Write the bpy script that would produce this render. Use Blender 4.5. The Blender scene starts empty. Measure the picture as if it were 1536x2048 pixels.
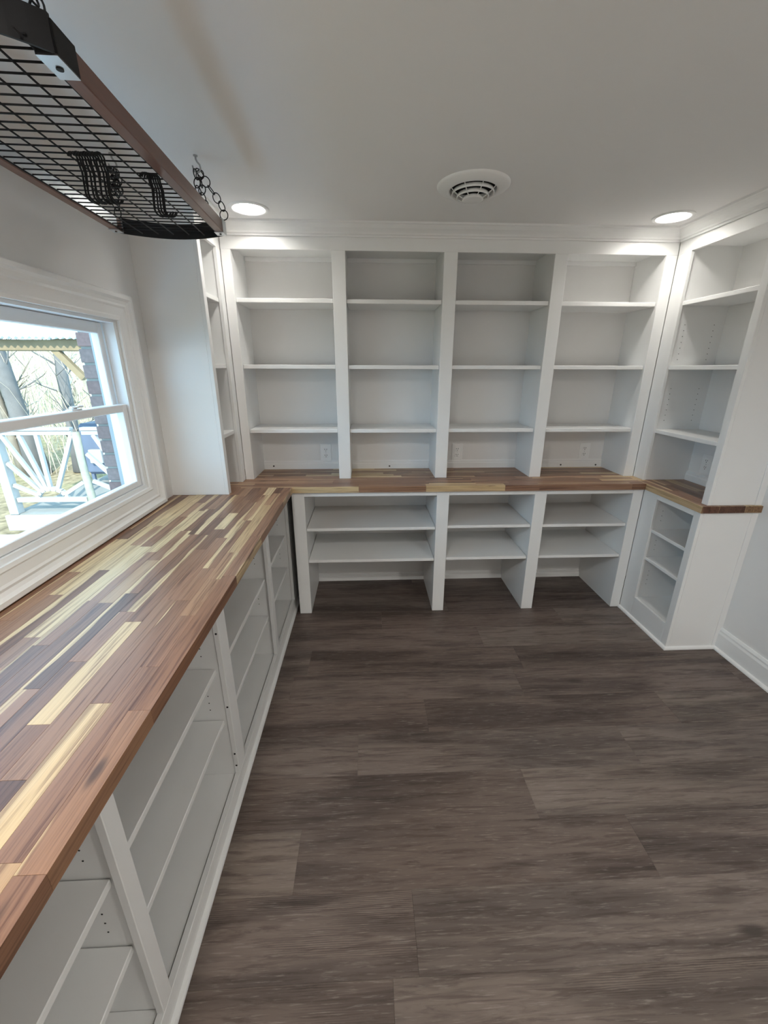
import bpy, bmesh, math, random
from mathutils import Matrix, Vector

S = bpy.context.scene
COL = S.collection
PI = math.pi

# ------------------------------------------------------------------ camera
cam_d = bpy.data.cameras.new('camera')
cam = bpy.data.objects.new('camera', cam_d)
COL.objects.link(cam)
cam_d.sensor_fit = 'HORIZONTAL'
cam_d.sensor_width = 36.0
cam_d.lens = 36.0 * 819.07 / 1536.0
cam_d.shift_x = (768 - 772.37) / 1536.0
cam_d.shift_y = (1022.25 - 1024) / 1536.0
cam_d.clip_start = 0.02
cam_d.clip_end = 300
_r = Vector((0.99900217, -0.04459767, 0.00239008))
_u = Vector((0.01230288, 0.32624406, 0.94520551))
_f = Vector((0.04293371, 0.94423295, -0.3264672))
cam.matrix_world = Matrix(((_r.x, _u.x, -_f.x, 0.0), (_r.y, _u.y, -_f.y, 0.0),
                           (_r.z, _u.z, -_f.z, 1.5983), (0, 0, 0, 1)))
S.camera = cam

# ------------------------------------------------------------------ world, sun, exposure
LAMP = 48.0          # strength of the two recessed lamps over the bookcases
LAMP_FILL = 270.0        # strength of the two out-of-view lamps added to brighten the room
SUN = 5.2
SKY = 3.35
w = bpy.data.worlds.new('sky'); S.world = w; w.use_nodes = True
wn = w.node_tree.nodes; wn.clear()
wo = wn.new('ShaderNodeOutputWorld'); wb = wn.new('ShaderNodeBackground')
wb.inputs[0].default_value = (0.43, 0.72, 1.0, 1); wb.inputs[1].default_value = SKY
w.node_tree.links.new(wb.outputs[0], wo.inputs[0])
sun_d = bpy.data.lights.new('sun', 'SUN'); sun_d.energy = SUN; sun_d.angle = math.radians(0.6)
sun_d.color = (1.0, 0.95, 0.86)
sun = bpy.data.objects.new('sun', sun_d); COL.objects.link(sun)
sun.rotation_euler = Vector((0.15, -0.80, 0.58)).to_track_quat('Z', 'Y').to_euler()
S.view_settings.view_transform = 'Standard'
S.view_settings.look = 'None'
S.view_settings.gamma = 1.0
S.view_settings.exposure = 0.75
S.view_settings.use_curve_mapping = False

# ------------------------------------------------------------------ materials
MATS = {}
def nmat(name):
    m = bpy.data.materials.new(name); m.use_nodes = True
    nt = m.node_tree; b = nt.nodes['Principled BSDF']
    MATS[name] = m
    return m, nt, b
def N(nt, t, **kw):
    n = nt.nodes.new(t)
    for k, v in kw.items(): setattr(n, k, v)
    return n
def L(nt, a, b): nt.links.new(a, b)
def simple(name, col, rough=0.5, metal=0.0, spec=0.5, noise=0.0, nscale=30.0, bump=0.0):
    m, nt, b = nmat(name)
    b.inputs['Base Color'].default_value = (*col, 1)
    b.inputs['Roughness'].default_value = rough
    b.inputs['Metallic'].default_value = metal
    b.inputs['Specular IOR Level'].default_value = spec
    if noise or bump:
        tc = N(nt, 'ShaderNodeTexCoord'); no = N(nt, 'ShaderNodeTexNoise')
        no.inputs['Scale'].default_value = nscale; no.inputs['Detail'].default_value = 4
        L(nt, tc.outputs['Object'], no.inputs['Vector'])
        if noise:
            mx = N(nt, 'ShaderNodeMix', data_type='RGBA')
            mx.inputs[6].default_value = (*[c * (1 - noise) for c in col], 1)
            mx.inputs[7].default_value = (*[min(1, c * (1 + noise)) for c in col], 1)
            L(nt, no.outputs['Fac'], mx.inputs[0]); L(nt, mx.outputs[2], b.inputs['Base Color'])
        if bump:
            bp = N(nt, 'ShaderNodeBump'); bp.inputs['Strength'].default_value = bump
            bp.inputs['Distance'].default_value = 0.002
            L(nt, no.outputs['Fac'], bp.inputs['Height']); L(nt, bp.outputs[0], b.inputs['Normal'])
    return m

simple('paint_trim', (0.88, 0.88, 0.87), 0.38, noise=0.015, nscale=6, bump=0.02)
simple('paint_wall', (0.83, 0.82, 0.805), 0.6, noise=0.015, nscale=8, bump=0.04)
simple('paint_ceiling', (0.87, 0.86, 0.85), 0.75, noise=0.01, nscale=5, bump=0.03)
simple('vinyl', (0.86, 0.87, 0.88), 0.3)
simple('plastic_white', (0.90, 0.90, 0.89), 0.3)
simple('dark_hole', (0.02, 0.02, 0.02), 0.8)
simple('screw_steel', (0.10, 0.10, 0.10), 0.4, metal=0.8)
simple('black_metal', (0.010, 0.010, 0.011), 0.55, spec=0.25)
simple('steel', (0.62, 0.64, 0.66), 0.3, metal=0.9)
simple('hook_grey', (0.42, 0.42, 0.42), 0.4, metal=0.4)
simple('subfloor', (0.06, 0.05, 0.045), 0.8)
simple('core', (0.10, 0.06, 0.04), 0.7)
simple('outdoor_white', (0.33, 0.33, 0.315), 0.7, noise=0.12, nscale=9, bump=0.1)
simple('exterior_paint', (0.34, 0.35, 0.36), 0.6)
simple('weathered_log', (0.27, 0.27, 0.21), 0.9, noise=0.35, nscale=14, bump=0.3)
simple('beam_wood', (0.20, 0.15, 0.085), 0.8, noise=0.3, nscale=10)
simple('roof_metal', (0.42, 0.46, 0.46), 0.45, metal=0.2)
simple('bark', (0.22, 0.19, 0.15), 0.95, noise=0.4, nscale=7, bump=0.3)
simple('bark_pale', (0.55, 0.48, 0.37), 0.95, noise=0.3, nscale=7, bump=0.3)
simple('bark_grey', (0.15, 0.145, 0.14), 0.95, noise=0.3, nscale=7, bump=0.3)
simple('twig', (0.60, 0.52, 0.38), 0.95, noise=0.3, nscale=2)
simple('mortar', (0.27, 0.27, 0.25), 0.9, noise=0.1, nscale=60)
simple('tarp_blue', (0.10, 0.13, 0.19), 0.6, noise=0.2, nscale=8)
simple('deck_wood', (0.24, 0.24, 0.22), 0.8, noise=0.15, nscale=8)

def math_n(nt, op, a=None, b=None, clamp=False):
    n = N(nt, 'ShaderNodeMath', operation=op); n.use_clamp = clamp
    for i, v in enumerate((a, b)):
        if v is None: continue
        if isinstance(v, (int, float)): n.inputs[i].default_value = v
        else: L(nt, v, n.inputs[i])
    return n.outputs[0]

def brick_mat():
    m, nt, b = nmat('brick')
    oi = N(nt, 'ShaderNodeObjectInfo'); tc = N(nt, 'ShaderNodeTexCoord')
    cr = N(nt, 'ShaderNodeValToRGB'); e = cr.color_ramp.elements
    e[0].color = (0.20, 0.125, 0.115, 1); e[1].color = (0.275, 0.165, 0.150, 1)
    k = cr.color_ramp.elements.new(0.5); k.color = (0.22, 0.165, 0.155, 1)
    L(nt, oi.outputs['Random'], cr.inputs[0])
    no = N(nt, 'ShaderNodeTexNoise'); no.inputs['Scale'].default_value = 60; no.inputs['Detail'].default_value = 5
    L(nt, tc.outputs['Object'], no.inputs['Vector'])
    mx = N(nt, 'ShaderNodeMix', data_type='RGBA', blend_type='OVERLAY'); mx.inputs[0].default_value = 0.4
    L(nt, cr.outputs[0], mx.inputs[6]); L(nt, no.outputs['Fac'], mx.inputs[7]); L(nt, mx.outputs[2], b.inputs['Base Color'])
    b.inputs['Roughness'].default_value = 0.9
    bp = N(nt, 'ShaderNodeBump'); bp.inputs['Strength'].default_value = 0.5; bp.inputs['Distance'].default_value = 0.003
    L(nt, no.outputs['Fac'], bp.inputs['Height']); L(nt, bp.outputs[0], b.inputs['Normal'])
brick_mat()

def ground_mat():
    m, nt, b = nmat('leaf_litter')
    tc = N(nt, 'ShaderNodeTexCoord')
    no = N(nt, 'ShaderNodeTexNoise'); no.inputs['Scale'].default_value = 9; no.inputs['Detail'].default_value = 8
    n2 = N(nt, 'ShaderNodeTexNoise'); n2.inputs['Scale'].default_value = 0.6
    for n in (no, n2): L(nt, tc.outputs['Object'], n.inputs['Vector'])
    cr = N(nt, 'ShaderNodeValToRGB'); e = cr.color_ramp.elements
    e[0].position = 0.3; e[0].color = (0.11, 0.08, 0.04, 1); e[1].position = 0.7; e[1].color = (0.34, 0.26, 0.15, 1)
    L(nt, no.outputs['Fac'], cr.inputs[0])
    mx = N(nt, 'ShaderNodeMix', data_type='RGBA'); mx.inputs[7].default_value = (0.19, 0.20, 0.08, 1)
    mr = N(nt, 'ShaderNodeMapRange'); mr.inputs[1].default_value = 0.45; mr.inputs[2].default_value = 0.6
    mr.inputs[4].default_value = 0.6
    L(nt, n2.outputs['Fac'], mr.inputs[0]); L(nt, mr.outputs[0], mx.inputs[0]); L(nt, cr.outputs[0], mx.inputs[6])
    L(nt, mx.outputs[2], b.inputs['Base Color']); b.inputs['Roughness'].default_value = 1.0
ground_mat()

def glass_mat():
    m = bpy.data.materials.new('window_glass'); m.use_nodes = True; MATS['window_glass'] = m
    nt = m.node_tree; nt.nodes.clear()
    o = N(nt, 'ShaderNodeOutputMaterial'); t = N(nt, 'ShaderNodeBsdfTransparent')
    t.inputs[0].default_value = (0.95, 0.97, 0.96, 1)
    g = N(nt, 'ShaderNodeBsdfGlossy'); g.inputs['Roughness'].default_value = 0.02
    f = N(nt, 'ShaderNodeLayerWeight'); f.inputs[0].default_value = 0.5
    fp = math_n(nt, 'ADD', math_n(nt, 'MULTIPLY', math_n(nt, 'POWER', f.outputs['Facing'], 5.0), 0.5), 0.02)
    mx = N(nt, 'ShaderNodeMixShader')
    L(nt, fp, mx.inputs[0]); L(nt, t.outputs[0], mx.inputs[1]); L(nt, g.outputs[0], mx.inputs[2]); L(nt, mx.outputs[0], o.inputs[0])
glass_mat()

def lens_mat(name, strength):
    m, nt, b = nmat(name)
    b.inputs['Base Color'].default_value = (0.9, 0.9, 0.9, 1)
    b.inputs['Emission Color'].default_value = (1.0, 0.97, 0.91, 1)
    b.inputs['Emission Strength'].default_value = strength
lens_mat('lamp_lens', LAMP); lens_mat('fill_lamp_lens', LAMP_FILL)

def wood_coords(nt, off=40.0):
    oi = N(nt, 'ShaderNodeObjectInfo'); tc = N(nt, 'ShaderNodeTexCoord')
    cb = N(nt, 'ShaderNodeCombineXYZ')
    L(nt, math_n(nt, 'MULTIPLY', oi.outputs['Random'], off), cb.inputs[0])
    L(nt, math_n(nt, 'MULTIPLY', oi.outputs['Random'], off * 2.3), cb.inputs[1])
    L(nt, math_n(nt, 'MULTIPLY', oi.outputs['Random'], off * 0.7), cb.inputs[2])
    va = N(nt, 'ShaderNodeVectorMath', operation='ADD')
    L(nt, tc.outputs['Object'], va.inputs[0]); L(nt, cb.outputs[0], va.inputs[1])
    return oi.outputs['Random'], tc.outputs['Object'], va.outputs[0]
def scaled_noise(nt, vec, sc, detail=6, rough=0.6, dist=0.0):
    mp = N(nt, 'ShaderNodeMapping'); mp.inputs['Scale'].default_value = sc
    L(nt, vec, mp.inputs['Vector'])
    no = N(nt, 'ShaderNodeTexNoise'); no.inputs['Scale'].default_value = 1; no.inputs['Detail'].default_value = detail
    no.inputs['Roughness'].default_value = rough; no.inputs['Distortion'].default_value = dist
    L(nt, mp.outputs[0], no.inputs['Vector'])
    return no.outputs['Fac']
def maprange(nt, v, a, b, c=0.0, d=1.0):
    mr = N(nt, 'ShaderNodeMapRange', interpolation_type='SMOOTHSTEP')
    for i, q in ((1, a), (2, b), (3, c), (4, d)):
        if isinstance(q, (int, float)): mr.inputs[i].default_value = q
        else: L(nt, q, mr.inputs[i])
    L(nt, v, mr.inputs[0])
    return mr.outputs[0]
def mixc(nt, f, a, b, mode='MIX'):
    mx = N(nt, 'ShaderNodeMix', data_type='RGBA', blend_type=mode)
    for i, q in ((0, f), (6, a), (7, b)):
        if isinstance(q, (int, float)): mx.inputs[i].default_value = q
        elif isinstance(q, tuple): mx.inputs[i].default_value = (*q, 1)
        else: L(nt, q, mx.inputs[i])
    return mx.outputs[2]

def stave_mat(name, endgrain=False):
    m, nt, b = nmat(name)
    rnd, loc, vec = wood_coords(nt)
    cr = N(nt, 'ShaderNodeValToRGB'); cr.color_ramp.interpolation = 'LINEAR'
    stops = [(0.0, (0.120, 0.056, 0.034)), (0.10, (0.275, 0.140, 0.080)), (0.20, (0.175, 0.086, 0.054)),
             (0.32, (0.370, 0.200, 0.116)), (0.44, (0.215, 0.108, 0.066)), (0.56, (0.430, 0.250, 0.145)),
             (0.64, (0.270, 0.135, 0.078)), (0.75, (0.330, 0.175, 0.104)), (0.78, (0.640, 0.460, 0.245)), (1.0, (0.720, 0.560, 0.330))]
    e = cr.color_ramp.elements
    e[0].position, e[0].color = stops[0][0], (*stops[0][1], 1)
    e[1].position, e[1].color = stops[-1][0], (*stops[-1][1], 1)
    for p, c in stops[1:-1]:
        k = cr.color_ramp.elements.new(p); k.color = (*c, 1)
    L(nt, rnd, cr.inputs[0])
    wn_ = N(nt, 'ShaderNodeTexWhiteNoise', noise_dimensions='1D'); L(nt, math_n(nt, 'MULTIPLY', rnd, 77.7), wn_.inputs['W'])
    sp = N(nt, 'ShaderNodeSeparateXYZ'); L(nt, loc, sp.inputs[0])
    # pale sapwood running along one edge of some staves
    wob = scaled_noise(nt, vec, (2.2, 6, 6), 3, 0.5)
    side = math_n(nt, 'ADD', math_n(nt, 'MULTIPLY', sp.outputs[1], 42.0), math_n(nt, 'MULTIPLY', math_n(nt, 'SUBTRACT', wob, 0.5), 2.6))
    thr = math_n(nt, 'ADD', math_n(nt, 'MULTIPLY', wn_.outputs['Value'], 1.85), 0.10)
    sap = maprange(nt, math_n(nt, 'SUBTRACT', side, thr), -0.06, 0.12)
    col = mixc(nt, sap, cr.outputs[0], (0.68, 0.51, 0.29))
    # long grain
    g1 = scaled_noise(nt, vec, (2.2, 70, 70), 5, 0.62, 1.2)
    g2 = scaled_noise(nt, vec, (5, 260, 260), 3, 0.6)
    col = mixc(nt, maprange(nt, g1, 0.42, 0.72), col, mixc(nt, 1.0, col, (0.40, 0.32, 0.30), 'MULTIPLY'))
    col = mixc(nt, math_n(nt, 'MULTIPLY', maprange(nt, g2, 0.5, 0.75), 0.35), col, mixc(nt, 1.0, col, (0.55, 0.48, 0.45), 'MULTIPLY'))
    lite = scaled_noise(nt, vec, (1.6, 22, 22), 2, 0.5)
    col = mixc(nt, math_n(nt, 'MULTIPLY', maprange(nt, lite, 0.5, 0.75), 0.35), col, (0.42, 0.26, 0.17))
    # knots
    vo = N(nt, 'ShaderNodeTexVoronoi'); vo.inputs['Scale'].default_value = 1
    mp = N(nt, 'ShaderNodeMapping'); mp.inputs['Scale'].default_value = (3.4, 11, 11); L(nt, vec, mp.inputs[0]); L(nt, mp.outputs[0], vo.inputs['Vector'])
    kn = maprange(nt, vo.outputs['Distance'], 0.05, 0.16, 1.0, 0.0)
    gate = maprange(nt, scaled_noise(nt, vec, (1.3, 3, 3), 0), 0.56, 0.62)
    col = mixc(nt, math_n(nt, 'MULTIPLY', math_n(nt, 'MULTIPLY', kn, gate), 0.8), col, (0.055, 0.028, 0.018))
    if endgrain:
        col = mixc(nt, 1.0, col, (0.42, 0.34, 0.32), 'MULTIPLY')
    L(nt, col, b.inputs['Base Color'])
    b.inputs['Roughness'].default_value = 0.55 if endgrain else 0.40
    b.inputs['Coat Weight'].default_value = 0.0 if endgrain else 0.15
    b.inputs['Coat Roughness'].default_value = 0.22
    bp = N(nt, 'ShaderNodeBump'); bp.inputs['Strength'].default_value = 0.06; bp.inputs['Distance'].default_value = 0.001
    L(nt, g2, bp.inputs['Height']); L(nt, bp.outputs[0], b.inputs['Normal'])
stave_mat('butcher_block'); stave_mat('butcher_block_end', True)

def plank_mat():
    m, nt, b = nmat('floor_plank')
    rnd, loc, vec = wood_coords(nt, 53.0)
    cr = N(nt, 'ShaderNodeValToRGB'); e = cr.color_ramp.elements
    e[0].color = (0.130, 0.097, 0.081, 1); e[1].color = (0.188, 0.148, 0.122, 1)
    k = cr.color_ramp.elements.new(0.35); k.color = (0.160, 0.120, 0.102, 1)
    k = cr.color_ramp.elements.new(0.7); k.color = (0.173, 0.138, 0.119, 1)
    L(nt, rnd, cr.inputs[0])
    big = scaled_noise(nt, vec, (1.1, 9, 9), 3, 0.55, 0.8)
    col = mixc(nt, maprange(nt, big, 0.40, 0.66), cr.outputs[0], mixc(nt, 1.0, cr.outputs[0], (0.52, 0.50, 0.50), 'MULTIPLY'))
    g1 = scaled_noise(nt, vec, (4.5, 62, 62), 6, 0.68, 0.8)
    col = mixc(nt, math_n(nt, 'MULTIPLY', maprange(nt, g1, 0.44, 0.66), 0.85), col, mixc(nt, 1.0, col, (0.52, 0.48, 0.46), 'MULTIPLY'))
    g2 = scaled_noise(nt, vec, (14, 210, 210), 4, 0.65)
    col = mixc(nt, math_n(nt, 'MULTIPLY', maprange(nt, g2, 0.54, 0.74), 0.55), col, (0.30, 0.262, 0.235))
    # cathedral figure
    wv = N(nt, 'ShaderNodeTexWave', wave_type='RINGS'); wv.inputs['Scale'].default_value = 7.5
    wv.inputs['Distortion'].default_value = 5.0; wv.inputs['Detail'].default_value = 3; wv.inputs['Detail Scale'].default_value = 1.5
    mp = N(nt, 'ShaderNodeMapping'); mp.inputs['Scale'].default_value = (0.9, 9, 9); L(nt, vec, mp.inputs[0]); L(nt, mp.outputs[0], wv.inputs['Vector'])
    gate = maprange(nt, scaled_noise(nt, vec, (1.6, 7, 7), 1), 0.55, 0.66)
    col = mixc(nt, math_n(nt, 'MULTIPLY', math_n(nt, 'MULTIPLY', maprange(nt, wv.outputs['Fac'], 0.5, 0.95), gate), 0.8), col, mixc(nt, 1.0, col, (0.45, 0.42, 0.40), 'MULTIPLY'))
    # knots with pale flecks
    vo = N(nt, 'ShaderNodeTexVoronoi'); vo.inputs['Scale'].default_value = 1
    mp2 = N(nt, 'ShaderNodeMapping'); mp2.inputs['Scale'].default_value = (1.5, 4.5, 4.5); L(nt, vec, mp2.inputs[0]); L(nt, mp2.outputs[0], vo.inputs['Vector'])
    kn = maprange(nt, vo.outputs['Distance'], 0.03, 0.10, 1.0, 0.0)
    gk = maprange(nt, scaled_noise(nt, vec, (0.9, 1.5, 1.5), 0), 0.52, 0.58)
    col = mixc(nt, math_n(nt, 'MULTIPLY', math_n(nt, 'MULTIPLY', kn, gk), 0.75), col, (0.03, 0.022, 0.018))
    L(nt, col, b.inputs['Base Color'])
    ro = maprange(nt, g1, 0.3, 0.7, 0.40, 0.52); L(nt, ro, b.inputs['Roughness'])
    bp = N(nt, 'ShaderNodeBump'); bp.inputs['Strength'].default_value = 0.12; bp.inputs['Distance'].default_value = 0.001
    L(nt, g1, bp.inputs['Height']); L(nt, bp.outputs[0], b.inputs['Normal'])
plank_mat()

def rackwood_mat():
    m, nt, b = nmat('rack_brown')
    tc = N(nt, 'ShaderNodeTexCoord')
    g = scaled_noise(nt, tc.outputs['Object'], (60, 3, 60), 4)
    col = mixc(nt, g, (0.095, 0.036, 0.022), (0.190, 0.080, 0.050))
    L(nt, col, b.inputs['Base Color']); b.inputs['Roughness'].default_value = 0.28
rackwood_mat()

# ------------------------------------------------------------------ mesh helpers
def bm_box(bm, x0, x1, y0, y1, z0, z1, bev=0.0):
    ret = bmesh.ops.create_cube(bm, size=1.0)
    vs = ret['verts']
    for v in vs:
        v.co = Vector(((x0 + x1) / 2 + v.co.x * (x1 - x0), (y0 + y1) / 2 + v.co.y * (y1 - y0), (z0 + z1) / 2 + v.co.z * (z1 - z0)))
    if bev > 0:
        es = list({e for v in vs for e in v.link_edges})
        bmesh.ops.bevel(bm, geom=es, offset=bev, segments=1, affect='EDGES', profile=0.5)
def bm_tube(bm, pts, rad, sides=8, cap=True):
    """tube along points; rad number or list"""
    pts = [Vector(p) for p in pts]
    n = len(pts)
    rad = rad if isinstance(rad, (list, tuple)) else [rad] * n
    prev = None; rings = []
    for i, p in enumerate(pts):
        t = (pts[min(i + 1, n - 1)] - pts[max(i - 1, 0)]).normalized()
        if prev is None:
            a = Vector((0, 0, 1)) if abs(t.z) < 0.9 else Vector((1, 0, 0))
            u = t.cross(a).normalized()
        else:
            u = (prev - t * prev.dot(t)).normalized()
        prev = u; v = t.cross(u)
        rings.append([bm.verts.new(p + (u * math.cos(2 * PI * k / sides) + v * math.sin(2 * PI * k / sides)) * rad[i]) for k in range(sides)])
    for a, b in zip(rings[:-1], rings[1:]):
        for k in range(sides):
            bm.faces.new((a[k], a[(k + 1) % sides], b[(k + 1) % sides], b[k]))
    if cap:
        bm.faces.new(rings[0][::-1]); bm.faces.new(rings[-1])
def bm_ring(bm, c, R, r, axis_u, axis_v, seg=16, sides=6):
    c = Vector(c); au = Vector(axis_u).normalized(); av = Vector(axis_v).normalized(); w_ = au.cross(av)
    rings = []
    for i in range(seg):
        a = 2 * PI * i / seg; d = au * math.cos(a) + av * math.sin(a)
        rings.append([bm.verts.new(c + d * (R + r * math.cos(2 * PI * k / sides)) + w_ * r * math.sin(2 * PI * k / sides)) for k in range(sides)])
    for i in range(seg):
        a, b = rings[i], rings[(i + 1) % seg]
        for k in range(sides):
            bm.faces.new((a[k], a[(k + 1) % sides], b[(k + 1) % sides], b[k]))
def bm_lathe(bm, prof, seg=40, close=False):
    rings = []
    for r, z in prof:
        if r < 1e-6: rings.append([bm.verts.new((0, 0, z))])
        else: rings.append([bm.verts.new((r * math.cos(2 * PI * k / seg), r * math.sin(2 * PI * k / seg), z)) for k in range(seg)])
    pr = list(zip(rings[:-1], rings[1:]))
    if close: pr.append((rings[-1], rings[0]))
    for a, b in pr:
        for k in range(seg):
            k2 = (k + 1) % seg
            if len(a) == 1 and len(b) == 1: continue
            if len(a) == 1: bm.faces.new((a[0], b[k2], b[k]))
            elif len(b) == 1: bm.faces.new((a[k], a[k2], b[0]))
            else: bm.faces.new((a[k], a[k2], b[k2], b[k]))
def bm_sweep(bm, path, prof, closed=False, side=1):
    """mitred sweep of a profile [(d,z)] along an XY path; d is the offset to the left(+side) of travel"""
    n = len(path); P = [Vector((p[0], p[1])) for p in path]; rings = []
    for i in range(n):
        if closed or 0 < i < n - 1:
            a = (P[i] - P[i - 1]).normalized(); b = (P[(i + 1) % n] - P[i]).normalized()
        elif i == 0: a = b = (P[1] - P[0]).normalized()
        else: a = b = (P[-1] - P[-2]).normalized()
        na = Vector((-a.y, a.x)) * side; nb = Vector((-b.y, b.x)) * side
        m_ = (na + nb); m_ = m_ / max(1e-6, m_.dot(na))
        rings.append([bm.verts.new((P[i].x + m_.x * d, P[i].y + m_.y * d, z)) for d, z in prof])
    k = len(prof)
    rng = range(n if closed else n - 1)
    for i in rng:
        a, b = rings[i], rings[(i + 1) % n]
        for j in range(k):
            bm.faces.new((a[j], a[(j + 1) % k], b[(j + 1) % k], b[j]))
    if not closed:
        bm.faces.new(rings[0]); bm.faces.new(rings[-1][::-1])

def mesh_obj(name, bm, mat, parent=None, smooth=False, origin=None):
    bmesh.ops.recalc_face_normals(bm, faces=bm.faces[:])
    me = bpy.data.meshes.new(name)
    if origin is not None:
        o_ = Vector(origin)
        for v in bm.verts: v.co -= o_
    bm.to_mesh(me); bm.free()
    for m_ in (mat if isinstance(mat, (list, tuple)) else [mat]): me.materials.append(MATS[m_])
    if smooth:
        for p in me.polygons: p.use_smooth = True
    ob = bpy.data.objects.new(name, me)
    COL.objects.link(ob)
    if origin is not None: ob.location = origin
    if parent is not None: attach(ob, parent)
    return ob
def attach(ob, parent):
    ob.parent = parent
    lo = parent.location
    base = Matrix.Translation(lo) @ parent.rotation_euler.to_matrix().to_4x4()
    if parent.parent is not None:
        pp = parent.parent
        base = Matrix.Translation(pp.location) @ pp.rotation_euler.to_matrix().to_4x4() @ parent.matrix_parent_inverse @ base
    ob.matrix_parent_inverse = base.inverted()
def box(name, x0, x1, y0, y1, z0, z1, mat, parent=None, bev=0.0015):
    """box mesh whose origin sits at its centre"""
    bm = bmesh.new()
    bm_box(bm, x0, x1, y0, y1, z0, z1, bev)
    return mesh_obj(name, bm, mat, parent, origin=((x0 + x1) / 2, (y0 + y1) / 2, (z0 + z1) / 2))
def thing(name, label, cat, loc, group=None, rotz=0.0):
    o = bpy.data.objects.new(name, None); COL.objects.link(o)
    o.location = loc; o.rotation_euler = (0, 0, rotz); o.empty_display_size = 0.1
    return tag(o, label, cat, group)
def tag(o, label, cat, group=None):
    o['label'] = label; o['category'] = cat
    if group: o['group'] = group
    return o
def structure(o, label=None, cat=None):
    o['kind'] = 'structure'
    if label: o['label'] = label
    if cat: o['category'] = cat
    return o

# ------------------------------------------------------------------ key dimensions (metres)
XL, XR, YB, YF, ZC = -1.12, 2.11, 2.95, -1.35, 2.352
CT, CB = 0.914, 0.876            # worktop top and underside

# ------------------------------------------------------------------ room shell
WY0, WY1, WZ0, WZ1 = 0.70, 2.06, 1.03, 1.81      # window opening
structure(box('floor', XL - 0.2, XR + 0.15, YF - 0.15, YB + 0.15, -0.12, -0.008, 'subfloor', bev=0), 'wood-look plank floor, dark grey-brown', 'floor')
floor = bpy.data.objects['floor']
structure(box('ceiling', XL - 0.2, XR + 0.15, YF - 0.15, YB + 0.15, ZC, ZC + 0.12, 'paint_ceiling', bev=0), 'smooth white painted ceiling', 'ceiling')
def drill(ob, holes):
    """cut round openings (x, y, radius, depth) up into the ceiling slab"""
    b_ = bmesh.new()
    for hx, hy, hr, hd in holes:
        bmesh.ops.create_cone(b_, cap_ends=True, segments=48, radius1=hr, radius2=hr, depth=hd + 0.05, matrix=Matrix.Translation((hx, hy, ZC + hd / 2 - 0.025)))
    cm = bpy.data.meshes.new('cut'); b_.to_mesh(cm); b_.free()
    co = bpy.data.objects.new('cut', cm); COL.objects.link(co)
    md = ob.modifiers.new('cut', 'BOOLEAN'); md.operation = 'DIFFERENCE'; md.object = co; md.solver = 'EXACT'
    dg = bpy.context.evaluated_depsgraph_get(); dg.update()
    nm = bpy.data.meshes.new_from_object(ob.evaluated_get(dg))
    ob.modifiers.clear(); ob.data = nm
    bpy.data.objects.remove(co); bpy.data.meshes.remove(cm)
LAMPS = [(-0.575, 2.435), (1.60, 2.440)] + [(-0.45, 0.0), (1.65, -0.40)]  # second pair is added out of view as fill light
VENT = (0.470, 2.115)
drill(bpy.data.objects['ceiling'], [(a, b_, 0.080, 0.06) for a, b_ in LAMPS] + [(*VENT, 0.102, 0.09)])
structure(box('wall_back', XL - 0.2, XR + 0.15, YB, YB + 0.12, -0.008, ZC, 'paint_wall', bev=0), 'white painted wall behind the shelves', 'wall')
structure(box('wall_right', XR, XR + 0.12, YF, YB, -0.008, ZC, 'paint_wall', bev=0), 'white painted wall beside the narrow cabinet', 'wall')
structure(box('wall_front', XL - 0.2, XR + 0.15, YF - 0.12, YF, -0.008, ZC, 'paint_wall', bev=0), 'white painted wall at the near end of the room', 'wall')
bm = bmesh.new()
bm_box(bm, XL - 0.10, XL, YF, WY0, -0.008, ZC)
bm_box(bm, XL - 0.10, XL, WY1, YB, -0.008, ZC)
bm_box(bm, XL - 0.10, XL, WY0, WY1, -0.008, WZ0)
bm_box(bm, XL - 0.10, XL, WY0, WY1, WZ1, ZC)
structure(mesh_obj('wall_left', bm, 'paint_wall'), 'white painted wall holding the window', 'wall')

# floor planks ------------------------------------------------------
random.seed(11)
PW, PL = 0.2025, 1.22
joint_at = {0.65: 0.125, 0.8525: 0.96, 1.055: 0.63, 1.2575: -0.06, 1.46: 0.27, 1.6625: 0.80, 1.865: -0.35, 2.0675: 0.70, 2.27: 0.08, 2.4725: 0.55}
plank_meshes = {}
def plank(x0, x1, y0, y1):
    key = (round(x1 - x0, 3), round(y1 - y0, 3))
    if key not in plank_meshes:
        b_ = bmesh.new(); hx, hy = (x1 - x0) / 2 - 0.0001, (y1 - y0) / 2 - 0.0001
        bm_box(b_, -hx, hx, -hy, hy, -0.006, 0.0, 0.0005)
        me = bpy.data.meshes.new('plank'); b_.to_mesh(me); b_.free(); me.materials.append(MATS['floor_plank'])
        plank_meshes[key] = me
    o = bpy.data.objects.new('plank', plank_meshes[key]); COL.objects.link(o)
    o.location = ((x0 + x1) / 2, (y0 + y1) / 2, 0.0); attach(o, floor)
y = 0.65
while y > YF: y -= PW
while y < YB - 0.001:
    ya, yb = max(y, YF), min(y + PW, YB)
    if yb - ya > 0.01:
        j = next((v for k, v in joint_at.items() if abs(k - y) < 0.02), random.uniform(-0.9, 0.3))
        while j > XL: j -= PL
        x = XL
        while x < XR - 0.001:
            nx = min(XR, j + PL if j + PL > x + 1e-6 else j + 2 * PL)
            plank(x, nx, ya, yb); j += PL; x = nx
    y += PW

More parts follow.
